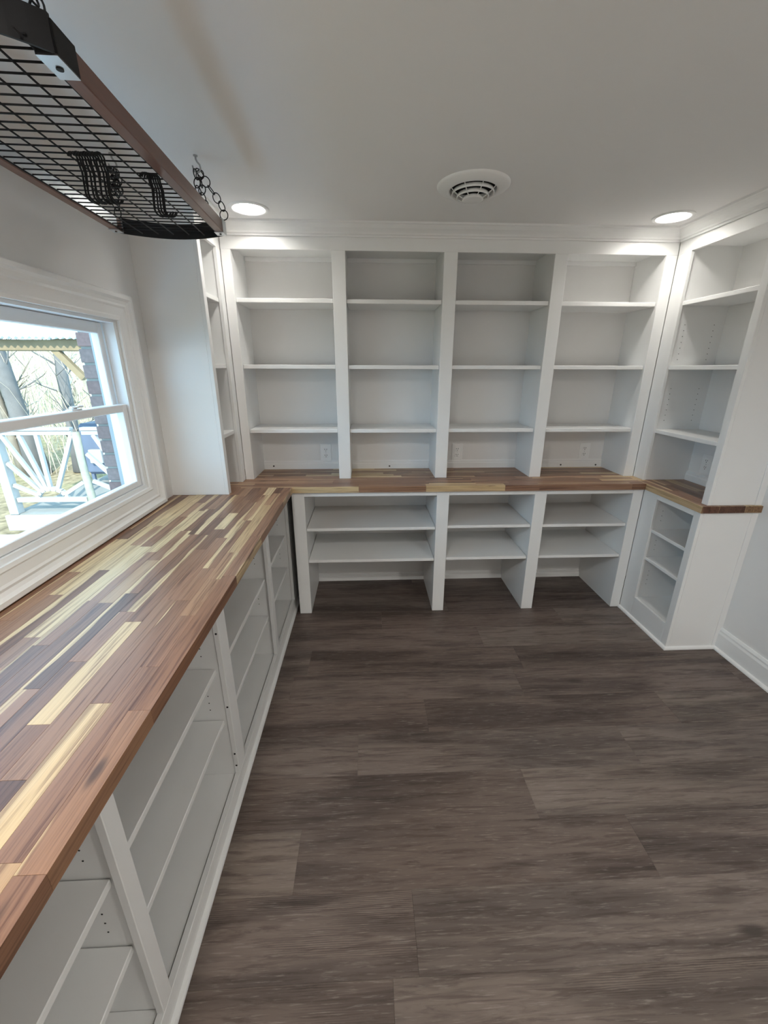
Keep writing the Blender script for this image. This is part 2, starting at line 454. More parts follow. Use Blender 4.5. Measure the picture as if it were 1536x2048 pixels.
# baseboards --------------------------------------------------------
bprof = [(0, 0), (0.016, 0), (0.016, 0.105), (0.012, 0.118), (0.012, 0.128), (0.006, 0.143), (0, 0.143)]
shoe = [(0, 0), (0.014, 0), (0.013, 0.008), (0.009, 0.014), (0, 0.018)]
bm = bmesh.new(); bm_sweep(bm, [(XR, YF), (XR, 1.998)], bprof, side=1)
bb = structure(mesh_obj('baseboard_right', bm, 'paint_trim'), 'white baseboard with a moulded top along the right wall', 'baseboard')
bm = bmesh.new(); bm_sweep(bm, [(XR, YF), (XR, 1.998)], [(0.016 + d, z) for d, z in shoe], side=1)
mesh_obj('shoe_moulding', bm, 'paint_trim', bb)
bm = bmesh.new(); bm_sweep(bm, [(XL, YF), (XR, YF)], bprof, side=1)
structure(mesh_obj('baseboard_front', bm, 'paint_trim'), 'white baseboard at the near end of the room', 'baseboard')

# crown moulding ----------------------------------------------------
cprof = [(0, 2.292), (0.010, 2.292), (0.012, 2.300), (0.020, 2.303), (0.024, 2.311), (0.034, 2.318), (0.048, 2.326), (0.058, 2.336), (0.062, 2.341), (0.070, 2.343), (0.074, 2.3515), (0, 2.3515)]
bm = bmesh.new()
bm_sweep(bm, [(XL, 2.305), (-0.803, 2.305), (-0.803, 2.650), (1.811, 2.650), (1.811, 2.002), (XR, 2.002)], cprof, side=-1)
structure(mesh_obj('trim_1', bm, 'paint_trim'), 'white crown moulding running above the bookcases', 'moulding')

# ------------------------------------------------------------------ window
win = thing('window_1', 'white double-hung window with a moulded casing', 'window', (XL, (WY0 + WY1) / 2, WZ0))
structure(win)
def rect_frame(name, y0, y1, z0, z1, prof, mat, parent):
    """mitred picture frame in the YZ plane; prof = [(outward distance, x)]"""
    bm = bmesh.new(); rings = []
    for cy, cz, sy, sz in ((y0, z0, -1, -1), (y1, z0, 1, -1), (y1, z1, 1, 1), (y0, z1, -1, 1)):
        rings.append([bm.verts.new((x_, cy + sy * d, cz + sz * d)) for d, x_ in prof])
    k = len(prof)
    for i in range(4):
        a, b = rings[i], rings[(i + 1) % 4]
        for j in range(k): bm.faces.new((a[j], a[(j + 1) % k], b[(j + 1) % k], b[j]))
    return mesh_obj(name, bm, mat, parent)
# casing: moulded profile, outer band thicker
cw = 0.113
cas = [(0, XL), (0, XL + 0.010), (0.014, XL + 0.013), (0.020, XL + 0.010), (0.052, XL + 0.013), (0.060, XL + 0.018), (0.070, XL + 0.015),
       (0.082, XL + 0.020), (0.092, XL + 0.030), (0.108, XL + 0.030), (cw, XL + 0.024), (cw, XL)]
rect_frame('casing', WY0 - 0.008, WY1 + 0.008, WZ0 + 0.0, WZ1 - 0.005, cas, 'paint_trim', win)
# jamb liner
rect_frame('jamb', WY0 + 0.018, WY1 - 0.018, WZ0 + 0.018, WZ1 - 0.018, [(0, XL - 0.002), (0.018, XL - 0.002), (0.018, XL - 0.10), (0, XL - 0.10)], 'vinyl', win)
iy0, iy1, iz0, iz1 = WY0 + 0.018, WY1 - 0.018, WZ0 + 0.018, WZ1 - 0.018
MEET = 1.425
def sash(x0, x1, y0, y1, z0, z1, bot, top, st):
    s = bpy.data.objects.new('sash', None); COL.objects.link(s); s.location = ((x0 + x1) / 2, (y0 + y1) / 2, z0); attach(s, win)
    box('stile', x0, x1, y0, y0 + st, z0, z1, 'vinyl', s, 0.003)
    box('stile', x0, x1, y1 - st, y1, z0, z1, 'vinyl', s, 0.003)
    box('rail', x0, x1, y0 + st, y1 - st, z0, z0 + bot, 'vinyl', s, 0.003)
    box('rail', x0, x1, y0 + st, y1 - st, z1 - top, z1, 'vinyl', s, 0.003)
    xm = (x0 + x1) / 2
    box('glass_pane', xm - 0.003, xm + 0.003, y0 + st - 0.004, y1 - st + 0.004, z0 + bot - 0.004, z1 - top + 0.004, 'window_glass', s, 0)
    return s
lo_s = sash(XL - 0.045, XL - 0.012, iy0 + 0.004, iy1 - 0.004, iz0 + 0.001, MEET + 0.018, 0.030, 0.034, 0.036)
up_s = sash(XL - 0.083, XL - 0.050, iy0 + 0.010, iy1 - 0.010, MEET - 0.016, iz1 - 0.001, 0.032, 0.046, 0.036)
# parting stops in the jamb
for yy in (iy0, iy1 - 0.008):
    box('jamb_stop', XL - 0.049, XL - 0.046, yy, yy + 0.008, MEET + 0.02, iz1, 'vinyl', win, 0)
def sash_lock(yc):
    bm = bmesh.new()
    bm_box(bm, XL - 0.046, XL - 0.018, yc - 0.030, yc + 0.030, MEET + 0.018, MEET + 0.024, 0.002)
    bm_box(bm, XL - 0.042, XL - 0.024, yc - 0.016, yc + 0.016, MEET + 0.024, MEET + 0.034, 0.004)
    bm_box(bm, XL - 0.030, XL - 0.016, yc + 0.004, yc + 0.040, MEET + 0.028, MEET + 0.036, 0.003)
    mesh_obj('sash_lock', bm, 'vinyl', win)
sash_lock(1.705); sash_lock(1.055)
# outside sill and brickmould trim
box('exterior_sill', XL - 0.165, XL - 0.10, WY0 - 0.02, WY1 + 0.003, WZ0 - 0.06, WZ0 - 0.022, 'exterior_paint', win, 0.003)
box('exterior_trim', XL - 0.122, XL - 0.10, WY1 - 0.012, WY1 + 0.04, WZ0 - 0.004, WZ1 + 0.04, 'exterior_paint', win, 0.002)
box('exterior_trim', XL - 0.122, XL - 0.10, WY0 - 0.04, WY0 + 0.012, WZ0 - 0.004, WZ1 + 0.04, 'exterior_paint', win, 0.002)
box('exterior_trim', XL - 0.122, XL - 0.10, WY0 + 0.012, WY1 - 0.012, WZ1 - 0.012, WZ1 + 0.04, 'exterior_paint', win, 0.002)

# outside brick veneer beside the window ------------------------------
bv = box('wall_exterior', XL - 0.178, XL - 0.123, WY1 + 0.004, WY1 + 1.2, -0.6, 2.6, 'mortar', bev=0)
structure(bv, 'red brick veneer seen through the window', 'brick wall')
course = 0.0695; random.seed(5)
brick_me = None
for i in range(-8, 36):
    z = 0.30 + i * course
    if z + 0.06 > 2.6 or z < -0.55: continue
    yy = WY1 - 0.004 + (0.105 if i % 2 else 0.0)
    if i % 2:
        spans = [(WY1 - 0.004, WY1 + 0.091)]
    else: spans = []
    while yy < WY1 + 1.0:
        spans.append((yy, yy + 0.2)); yy += 0.21
    for a, b_ in spans[:3]:
        box('brick', XL - 0.186 + random.uniform(-.002, .002), XL - 0.1225, a + random.uniform(-.002, .001), b_, z + 0.005, z + course - 0.006, 'brick', bv, 0.003)

# ------------------------------------------------------------------ worktops
def worktop(name, label, x0, x1, y0, y1, along, seed, rows, parent_loc):
    t = thing(name, label, 'countertop', parent_loc)
    rnd = random.Random(seed)
    cross0, cross1 = (x0, x1) if along == 'y' else (y0, y1)
    len0, len1 = (y0, y1) if along == 'y' else (x0, x1)
    wd = (cross1 - cross0) / rows
    for r in range(rows):
        c0 = cross0 + r * wd
        p = len0 - rnd.uniform(0.0, 0.35)
        while p < len1 - 1e-4:
            ln = rnd.choice((0.22, 0.3, 0.36, 0.42, 0.5, 0.6))
            a, b_ = max(p, len0), min(p + ln, len1)
            if len1 - b_ < 0.06: b_ = len1; ln = b_ - p
            p += ln
            if b_ - a < 0.03: continue
            bm = bmesh.new()
            hl = (b_ - a) / 2 - 0.00015; hw = wd / 2 - 0.00015
            dz = rnd.uniform(-0.00012, 0.0)
            bm_box(bm, -hl, hl, -hw, hw, -(CT - CB), dz, 0.0003)
            bm.faces.ensure_lookup_table()
            for f in bm.faces:
                f.normal_update()
                if abs(f.normal.x) > 0.9: f.material_index = 1
            o = mesh_obj('stave', bm, ['butcher_block', 'butcher_block_end'])
            if along == 'y':
                o.location = (c0 + wd / 2, (a + b_) / 2, CT); o.rotation_euler = (0, 0, PI / 2 if rnd.random() < 0.5 else -PI / 2)
            else:
                o.location = ((a + b_) / 2, c0 + wd / 2, CT); o.rotation_euler = (0, 0, 0 if rnd.random() < 0.5 else PI)
            attach(o, t)
    return t
YCE = 2.447
worktop('countertop', 'long butcher-block countertop under the window', XL, -0.467, -0.62, YCE - 0.0005, 'y', 3, 14, (-0.79, 0.9, CB))
worktop('countertop', 'butcher-block countertop along the back wall beneath four open bookcase bays', XL, 1.7715, YCE, YB, 'x', 8, 11, (0.33, 2.69, CB))
worktop('countertop', 'short butcher-block countertop on the narrow cabinet by the right wall', 1.772, XR, 1.986, YB, 'y', 21, 7, (1.94, 2.46, CB))

# ------------------------------------------------------------------ cabinets
P = 'paint_trim'
def pin_holes(parent, pts, normal):
    bm = bmesh.new(); n = Vector(normal)
    for p in pts:
        c = Vector(p); bm_tube(bm, [c - n * 0.002, c + n * 0.0006], 0.0022, 8)
    o = mesh_obj('shelf_pin_holes', bm, 'dark_hole', parent); o['kind'] = 'stuff'
    return o

# back upper bookcase
YU = 2.650
ub = thing('bookcase', 'white built-in bookcase with four open bays standing on the back countertop', 'bookcase', (0.5, 2.8, CT))
stiles = [(-0.802, -0.748), (-0.1907, -0.1136), (0.4466, 0.5246), (1.0871, 1.1634), (1.743, 1.810)]
for a, b_ in stiles:
    box('stile', a, b_, YU, YU + 0.019, CT, 2.228, P, ub)
    box('divider', a + 0.001, b_ - 0.001, YU + 0.019, YB - 0.0005, CT, 2.256, P, ub, 0)
box('top_rail', -0.802, 1.810, YU, YU + 0.019, 2.228, ZC - 0.0005, P, ub)
box('top_panel', -0.802, 1.810, YU + 0.019, YB, 2.256, 2.274, P, ub, 0)
ubays = [(stiles[i][1], stiles[i + 1][0]) for i in range(4)]
shelf_b = [(1.214, 1.602, 1.964), (1.213, 1.601, 1.963), (1.214, 1.602, 1.963), (1.213, 1.602, 1.961)]
for (a, b_), zs in zip(ubays, shelf_b):
    for z in zs:
        box('shelf', a + 0.0015, b_ - 0.0015, YU + 0.014, YB - 0.012, z, z + 0.023, P, ub, 0.002)
    bm = bmesh.new(); bm_sweep(bm, [(b_, YB), (a, YB)], [(0, CT), (0.013, CT), (0.013, 0.950), (0.010, 0.956), (0.010, 0.966), (0.004, 0.974), (0, 0.974)], side=1)
    mesh_obj('back_rail', bm, P, ub)
    box('nailer', a, b_, YB - 0.012, YB, 2.232, 2.256, P, ub, 0.001)
for sx, sz in ((-0.68, 0.9377), (0.157, 0.932), (1.434, 0.932), (1.70, 0.930)):
    bm = bmesh.new(); bm_tube(bm, [(sx, YB - 0.012, sz), (sx, YB - 0.0155, sz)], 0.006, 10)
    mesh_obj('screw', bm, 'screw_steel', ub)

# left upper bookcase (faces the room, end panel to the window)
XU = -0.803
lu = thing('bookcase', 'tall white corner bookcase whose plain end panel stands beside the window', 'bookcase', (-0.96, 2.45, CT))
box('end_panel', XL, XU - 0.019, 2.305, 2.324, CT, ZC - 0.0005, P, lu)
box('stile', XU - 0.019, XU, 2.305, 2.346, CT, 2.222, P, lu)
box('stile', XU - 0.019, XU, 2.585, YU - 0.0005, CT, 2.222, P, lu)
box('top_rail', XU - 0.019, XU, 2.305, YU - 0.0005, 2.222, ZC - 0.0005, P, lu)
box('side_panel', XL, XU - 0.0195, 2.590, 2.609, CT, 2.26, P, lu, 0)
box('top_panel', XL, XU - 0.0195, 2.3245, 2.5895, 2.25, 2.268, P, lu, 0)
for z in (1.222, 1.603, 1.952):
    box('shelf', XL + 0.002, XU - 0.020, 2.3255, 2.5885, z, z + 0.023, P, lu, 0.002)

# right upper bookcase
XV = 1.811
ru = thing('bookcase', 'narrow white bookcase on the right wall with shelf-pin holes and a plain end panel', 'bookcase', (1.96, 2.3, CT))
box('end_panel', XV + 0.019, XR - 0.036, 2.002, 2.021, CT, ZC - 0.0005, P, ru)
box('scribe_strip', XR - 0.036, XR, 1.998, 2.012, CT, ZC - 0.0005, P, ru)
box('stile', XV, XV + 0.019, 2.002, 2.045, CT, 2.228, P, ru)
box('stile', XV, XV + 0.019, 2.545, YU - 0.0005, CT, 2.228, P, ru)
box('top_rail', XV, XV + 0.019, 2.002, YU - 0.0005, 2.228, ZC - 0.0005, P, ru)
box('side_panel', XV + 0.0195, XR, 2.552, 2.571, CT, 2.30, P, ru, 0)
box('top_panel', XV + 0.0195, XR, 2.0215, 2.5515, 2.255, 2.273, P, ru, 0)
for z in (1.222, 1.602, 1.952):
    box('shelf', XV + 0.014, XR - 0.003, 2.0225, 2.5505, z, z + 0.023, P, ru, 0.002)
bm = bmesh.new(); bm_sweep(bm, [(XR, 2.022), (XR, 2.551)], [(0, CT), (0.013, CT), (0.013, 0.950), (0.010, 0.956), (0.010, 0.966), (0.004, 0.974), (0, 0.974)], side=1)
mesh_obj('back_rail', bm, P, ru)
pin_holes(ru, [(x_, 2.552, z) for x_ in (XV + 0.06, XR - 0.06) for z in [1.30 + 0.032 * k for k in range(7)] + [1.66 + 0.032 * k for k in range(7)]], (0, -1, 0))

# back base shelves
YL = 2.474
lb = thing('base_cabinet', 'white open base shelving along the back wall with legs reaching the floor', 'cabinet', (0.6, 2.7, 0))
lst = [(-0.4807, -0.4019), (0.4358, 0.5143), (1.0691, 1.1474), (1.7163, 1.784)]
for a, b_ in lst:
    box('stile', a, b_, YL, YL + 0.019, 0, CB - 0.0005, P, lb)
    box('divider', a + 0.001, b_ - 0.001, YL + 0.019, YB - 0.0005, 0, CB - 0.0005, P, lb, 0)
lbays = [(lst[i][1], lst[i + 1][0]) for i in range(3)]
for (a, b_), zs in zip(lbays, ((0.380, 0.606), (0.384, 0.614), (0.386, 0.613))):
    box('top_rail', a, b_, YL, YL + 0.019, 0.8436, CB - 0.0005, P, lb)
    for z in zs:
        box('shelf', a + 0.0015, b_ - 0.0015, YL + 0.010, YB - 0.004, z, z + 0.020, P, lb, 0.002)
bbk = None
for a, b_ in lbays:
    bm = bmesh.new()
    bm_sweep(bm, [(b_, YB), (a, YB)], [(0, 0), (0.020, 0), (0.020, 0.030), (0.014, 0.036), (0.014, 0.052), (0.006, 0.060), (0, 0.060)], side=1)
    o = mesh_obj('baseboard_back' if bbk is None else 'baseboard_piece', bm, P)
    if bbk is None: bbk = structure(o, 'low white baseboard behind the open base shelves', 'baseboard')
    else: attach(o, bbk)

# left base cabinets
XF = -0.522
cb = thing('base_cabinet', 'long run of white base cabinets with open shelves under the window countertop', 'cabinet', (-0.82, 1.0, 0))
st_l = [(-0.60, -0.56), (-0.03, 0.045), (0.578, 0.620), (1.222, 1.295), (1.938, 1.992), (2.520, 2.700)]
for a, b_ in st_l:
    box('stile', XF - 0.019, XF, a, b_, 0.085, CB - 0.0005, P, cb)
    m_ = (a + b_) / 2
    dw = (b_ - a) / 2 - 0.004 if b_ - a > 0.06 else 0.0095
    box('divider', XL + 0.02, XF - 0.0195, m_ - dw, m_ + dw, 0, CB - 0.0005, P, cb, 0)
box('top_rail', XF - 0.019, XF, -0.60, 2.70, 0.838, CB - 0.0005, P, cb).scale = (0.98, 1, 1)
box('bottom_rail', XF - 0.019, XF, -0.60, 2.70, 0, 0.085, P, cb)
bm = bmesh.new(); bm_sweep(bm, [(XF, -0.60), (XF, 2.70)], shoe, side=-1)
mesh_obj('shoe_moulding', bm, P, cb)
box('back_panel', XL + 0.002, XL + 0.020, -0.60, 2.70, 0.0, CB - 0.0005, P, cb, 0)
zsh = [(0.330, 0.565), (0.330, 0.565), (0.332, 0.566), (0.308, 0.535), (0.314, 0.546)]
for i in range(5):
    a, b_ = st_l[i][1], st_l[i + 1][0]
    m0 = (st_l[i][0] + st_l[i][1]) / 2; m1 = (st_l[i + 1][0] + st_l[i + 1][1]) / 2
    d0 = (st_l[i][1] - st_l[i][0]) / 2 - 0.004 if st_l[i][1] - st_l[i][0] > 0.06 else 0.0095
    d1 = (st_l[i + 1][1] - st_l[i + 1][0]) / 2 - 0.004 if st_l[i + 1][1] - st_l[i + 1][0] > 0.06 else 0.0095
    box('deck', XL + 0.021, XF - 0.022, m0 + d0 + 0.001, m1 - d1 - 0.001, 0.060, 0.078, P, cb, 0)
    for z in zsh[i]:
        box('shelf', XL + 0.022, XF - 0.030, m0 + d0 + 0.002, m1 - d1 - 0.002, z, z + 0.020, P, cb, 0.002)
    zz = [q + 0.032 * k for q in (0.40, 0.64) for k in range(4)]
    pin_holes(cb, [(x_, m1 - d1, z) for x_ in (XF - 0.075, XL + 0.09) for z in zz], (0, -1, 0))
bm = bmesh.new()
for z in (0.125, 0.185, 0.415, 0.735):
    bm_tube(bm, [(XF - 0.0095, 1.2225, z), (XF - 0.0095, 1.2208, z)], 0.0038, 8)
mesh_obj('screw_holes', bm, 'dark_hole', cb)['kind'] = 'stuff'

# right base cabinet
XB = 1.785
rb = thing('base_cabinet', 'narrow white base cabinet with small shelves and a plain end panel by the right wall', 'cabinet', (1.95, 2.2, 0))
box('stile', XB, XB + 0.019, 2.000, 2.045, 0, CB - 0.0005, P, rb)
box('stile', XB, XB + 0.019, 2.345, YL - 0.0005, 0, CB - 0.0005, P, rb)
box('top_rail', XB, XB + 0.019, 2.0455, 2.3445, 0.842, CB - 0.0005, P, rb)
box('bottom_rail', XB, XB + 0.019, 2.0455, 2.3445, 0, 0.153, P, rb)
box('end_panel', XB + 0.0195, XR - 0.036, 2.000, 2.019, 0, CB - 0.0005, P, rb)
box('scribe_strip', XR - 0.036, XR, 1.998, 2.012, 0, CB - 0.0005, P, rb)
box('side_panel', XB + 0.0195, XR - 0.002, 2.349, 2.368, 0, CB - 0.0005, P, rb, 0)
box('back_panel', XR - 0.012, XR, 2.0195, 2.3485, 0, CB - 0.0005, P, rb, 0)
box('deck', XB + 0.020, XR - 0.0125, 2.0195, 2.3485, 0.135, 0.1525, P, rb, 0)
for z in (0.430, 0.622):
    box('shelf', XB + 0.012, XR - 0.013, 2.0205, 2.3475, z, z + 0.020, P, rb, 0.002)
pin_holes(rb, [(XB + 0.06, 2.349, z) for z in [0.25 + 0.032 * k for k in range(4)] + [0.5 + 0.032 * k for k in range(3)] + [0.7 + 0.032 * k for k in range(3)]], (0, -1, 0))
bm = bmesh.new(); bm_sweep(bm, [(XB, YL - 0.001), (XB, 2.000), (XR - 0.016, 2.000)], shoe, side=-1)
mesh_obj('shoe_moulding', bm, P, rb)

# ------------------------------------------------------------------ outlets
def outlet(loc, rotz, label):
    t = thing('wall_outlet', label, 'outlet', loc, rotz=rotz)
    def add(name, bm, mat):
        o = mesh_obj(name, bm, mat); o.parent = t; return o
    bm = bmesh.new(); bm_box(bm, -0.040, 0.040, -0.006, 0, -0.0625, 0.0625, 0.0025); pl = add('cover_plate', bm, 'plastic_white')
    for s in (-1, 1):
        bm = bmesh.new(); bm_box(bm, -0.017, 0.017, -0.0085, -0.0055, s * 0.021 - 0.0145, s * 0.021 + 0.0145, 0.0015); rc = add('receptacle', bm, 'plastic_white')
        bm = bmesh.new()
        for dx in (-0.0065, 0.0065): bm_box(bm, dx - 0.0013, dx + 0.0013, -0.0089, -0.0080, s * 0.021 - 0.001, s * 0.021 + 0.0085)
        bm_tube(bm, [(0, -0.0080, s * 0.021 - 0.0075), (0, -0.0089, s * 0.021 - 0.0075)], 0.0026, 10)
        sl = mesh_obj('slots', bm, 'dark_hole'); sl.parent = rc
    bm = bmesh.new(); bm_tube(bm, [(0, -0.0055, 0), (0, -0.0072, 0)], 0.0033, 10); add('screw', bm, 'steel')
    return t
for xo, lab in ((-0.302, 'white wall outlet in the back bookcase bay next to the left corner'), (0.652, 'white wall outlet in the back bookcase bay third from the window'), (1.602, 'white wall outlet in the back bookcase bay next to the right corner')):
    outlet((xo, YB, 1.031), 0, lab)
outlet((XR, 2.415, 1.045), -PI / 2, 'white wall outlet inside the narrow right-wall bookcase')

# ------------------------------------------------------------------ recessed ceiling lamps
def ceiling_lamp(x_, y_, label, group=None, lens='lamp_lens'):
    t = thing('recessed_lamp', label, 'ceiling lamp', (x_, y_, ZC), group)
    bm = bmesh.new(); bm_lathe(bm, [(0.098, 0.0), (0.097, -0.004), (0.088, -0.0065), (0.079, -0.0055), (0.076, 0.0), (0.073, 0.050 if lens == 'lamp_lens' else 0.014)], 48)
    mesh_obj('trim_ring', bm, 'plastic_white', smooth=True).parent = t
    zl = 0.045 if lens == 'lamp_lens' else 0.008
    bm = bmesh.new(); bm_lathe(bm, [(0.0735, zl + 0.004), (0.066, zl + 0.001), (0.0, zl)], 48)
    mesh_obj('lens', bm, lens, smooth=True).parent = t
ceiling_lamp(-0.575, 2.435, 'round lit recessed lamp in the ceiling near the window-side bookcase corner')
ceiling_lamp(1.60, 2.440, 'round lit recessed lamp in the ceiling at the right-wall bookcase corner')
for xx, yy in LAMPS[2:]:  # fill lamps added out of view to lift the room's brightness
    ceiling_lamp(xx, yy, 'added fill lamp, out of view at the near end of the ceiling', 'added fill lamps at the near end of the ceiling', 'fill_lamp_lens')

# ------------------------------------------------------------------ ceiling vent
vt = thing('ceiling_vent', 'round white ceiling air diffuser with stepped rings', 'vent', (*VENT, ZC))
def vpart(name, bm, mat, smooth=True):
    o = mesh_obj(name, bm, mat, smooth=smooth); o.parent = vt; return o
bm = bmesh.new(); bm_lathe(bm, [(0.157, 0), (0.156, -0.004), (0.148, -0.010), (0.130, -0.0165), (0.112, -0.020), (0.103, -0.020), (0.100, -0.016), (0.099, -0.001)], 64); vpart('flange', bm, 'plastic_white')
bm = bmesh.new(); bm_lathe(bm, [(0.1005, -0.001), (0.1005, 0.085), (0, 0.085)], 48); vpart('duct_throat', bm, 'dark_hole')
for r0, z0, z1 in ((0.088, -0.018, -0.032), (0.066, -0.030, -0.044)):
    bm = bmesh.new(); bm_lathe(bm, [(r0 - 0.004, z0), (r0, z0), (r0 + 0.004, z1), (r0 + 0.001, z1 - 0.001), (r0 - 0.003, z0)], 48); vpart('ring', bm, 'plastic_white')
bm = bmesh.new(); bm_lathe(bm, [(0.040, -0.042), (0.046, -0.052), (0.040, -0.054), (0.012, -0.050), (0, -0.050)], 40); vpart('centre_cone', bm, 'plastic_white')
for k in range(8):
    a = 2 * PI * (k + 0.25) / 8; c_, s_ = math.cos(a), math.sin(a)
    bm = bmesh.new()
    bm_tube(bm, [(0.100 * c_, 0.100 * s_, -0.017), (0.088 * c_, 0.088 * s_, -0.028), (0.068 * c_, 0.068 * s_, -0.040), (0.044 * c_, 0.044 * s_, -0.051)], 0.0022, 5)
    bm_box(bm, -0.001, 0.001, -0.001, 0.001, -0.03, -0.03)
    vpart('rib', bm, 'plastic_white', False)

# ------------------------------------------------------------------ hanging pot rack
RX, RY, RZ, RA = -0.757, 1.440, 2.110, math.radians(1.9)
rack = thing('pot_rack', 'hanging pot rack with brown side beams and a black wire grid', 'pot rack', (RX, RY, RZ), rotz=RA)
HW, HL, BW, BH = 0.214, 0.500, 0.031, 0.043
def rpart(name, bm, mat, smooth=False, parent=None):
    o = mesh_obj(name, bm, mat, smooth=smooth); o.parent = parent or rack; return o
for s in (-1, 1):
    bm = bmesh.new(); xa, xb = sorted((s * HW, s * (HW - BW)))
    bm_box(bm, xa, xb, -HL, HL, 0, BH, 0.002); bmx = rpart('side_beam', bm, 'rack_brown')
    bm = bmesh.new(); xa, xb = sorted((s * (HW - BW), s * (HW - BW - 0.0025)))
    bm_box(bm, xa, xb, -HL + 0.04, HL - 0.04, 0.006, BH - 0.002); rpart('inner_channel', bm, 'steel', parent=bmx)
# bowed end bands
def bow(sign, n=18, bulge=0.075, thick=0.006, z0=-0.001, z1=0.052):
    bm = bmesh.new(); inner = []; outer = []
    for i in range(n + 1):
        x_ = -HW + 2 * HW * i / n
        yv = HL + bulge * (1 - (x_ / HW) ** 2)
        for lst_, off in ((inner, 0), (outer, thick)):
            lst_.append((bm.verts.new((x_, sign * (yv + off), z0)), bm.verts.new((x_, sign * (yv + off), z1))))
    for i in range(n):
        for a, b_ in ((inner[i], inner[i + 1]), (outer[i + 1], outer[i])):
            bm.faces.new((a[0], b_[0], b_[1], a[1]))
        for q in (0, 1):
            bm.faces.new((inner[i][q], inner[i + 1][q], outer[i + 1][q], outer[i][q]))
    for i in (0, n):
        bm.faces.new((inner[i][0], inner[i][1], outer[i][1], outer[i][0]))
    return rpart('end_band', bm, 'black_metal')
bow(1); bow(-1, bulge=0.085)
# corner brackets
for sx in (-1, 1):
    for sy in (-1, 1):
        near = sy < 0
        ln = 0.062 if near else 0.040
        bm = bmesh.new()
        xa, xb = sorted((sx * (HW + 0.0025), sx * HW)); ya, yb = sorted((sy * (HL + 0.003), sy * (HL - ln)))
        bm_box(bm, xa, xb, ya, yb, -0.003, BH + 0.002)
        xa, xb = sorted((sx * (HW + 0.0025), sx * (HW - BW - 0.003)))
        bm_box(bm, xa, xb, ya, yb, BH, BH + 0.0025)
        bm_box(bm, xa, xb, *sorted((sy * (HL + 0.003), sy * HL)), -0.003, BH + 0.002)
        br = rpart('corner_bracket', bm, 'black_metal' if near else 'steel')
        bm = bmesh.new(); bm_box(bm, xa, xb, ya, yb, -0.0035, -0.0005)
        pl = rpart('bracket_plate', bm, 'steel', parent=br)
        ym = sy * (HL - ln * 0.5); xm = sx * (HW - BW / 2)
        bm = bmesh.new(); bm_tube(bm, [(xm, ym, -0.001), (xm, ym, -0.0055)], 0.0062 if near else 0.004, 12)
        rpart('screw', bm, 'black_metal', parent=br)
# grid wires
ZG = 0.008
bmw = bmesh.new(); bm_tube(bmw, [(-(HW - BW + 0.004), 0, 0), (HW - BW + 0.004, 0, 0)], 0.0019, 6)
w0 = rpart('cross_wire', bmw, 'black_metal', True); cwm = w0.data
yw = -HL - 0.03; first = True; ys = []
while yw < HL + 0.02: ys.append(yw); yw += 0.0341
for yv in ys:
    if first: o = w0; first = False
    else:
        o = bpy.data.objects.new('cross_wire', cwm); COL.objects.link(o); o.parent = rack
    o.location = (0, yv, ZG)
    if abs(yv) > HL:
        pass
bml = bmesh.new(); bm_tube(bml, [(0, -HL - 0.05, 0), (0, HL + 0.03, 0)], 0.0021, 6)
l0 = rpart('long_wire', bml, 'black_metal', True); lwm = l0.data
for i, xv in enumerate([-0.181 + 0.0603 * k for k in range(7)]):
    o = l0 if i == 0 else bpy.data.objects.new('long_wire', lwm)
    if i: COL.objects.link(o); o.parent = rack
    o.location = (xv, 0, ZG - 0.0035)

# ceiling hooks, chains ------------------------------------------------
def ceiling_hook(x_, y_, label, group=None):
    bm = bmesh.new()
    pts = [(0, 0, 0), (0, 0, -0.012), (0.004, 0, -0.020), (0.012, 0, -0.029), (0.014, 0, -0.040), (0.009, 0, -0.050), (0, 0, -0.054), (-0.009, 0, -0.050), (-0.013, 0, -0.041), (-0.015, 0, -0.032)]
    bm_tube(bm, pts, [0.0035] * 3 + [0.0032] * 6 + [0.0026], 10)
    bm_tube(bm, [(0, 0, 0), (0, 0, -0.003)], 0.008, 12)
    o = mesh_obj('ceiling_hook', bm, 'hook_grey', smooth=True); o.location = (x_, y_, ZC - 0.0002)
    tag(o, label, 'hook', group)
ceiling_hook(-0.629, 1.905, 'grey screw hook in the ceiling holding the rack chain near the lit lamp')
ceiling_hook(-0.935, 1.905, 'grey screw hook in the ceiling above the rack on its window side')
ceiling_hook(-0.600, 0.975, 'grey screw hook in the ceiling above the near end of the rack', 'near rack hooks')
ceiling_hook(-0.905, 0.975, 'grey screw hook in the ceiling above the near end of the rack', 'near rack hooks')

def chain(label, runs, loc, group=None, R_=0.0165, r_=0.0019):
    t = thing('chain', label, 'chain', loc, group)
    rnd = random.Random(int(abs(loc[0]) * 1000)); k = 0
    for run in runs:
        pts = [Vector(p) for p in run]
        seg = [(pts[i + 1] - pts[i]).length for i in range(len(pts) - 1)]
        tot = sum(seg); n = max(1, round(tot / (R_ * 1.66)))
        for i in range(n):
            d = tot * (i + 0.5) / n; j = 0
            while j < len(seg) - 1 and d > seg[j]: d -= seg[j]; j += 1
            dirv = (pts[j + 1] - pts[j]).normalized(); c = pts[j] + dirv * d
            side = dirv.cross(Vector((0, 1, 0)))
            if side.length < 0.1: side = dirv.cross(Vector((1, 0, 0)))
            side.normalize(); oth = dirv.cross(side)
            ang = (0.25 if k % 2 else 1.75) + rnd.uniform(-.3, .3)
            au = side * math.cos(ang) + oth * math.sin(ang)
            bm = bmesh.new(); bm_ring(bm, c, R_, r_, dirv, au, 18, 6)
            o = mesh_obj('ring', bm, 'black_metal', t, True); k += 1
    return t
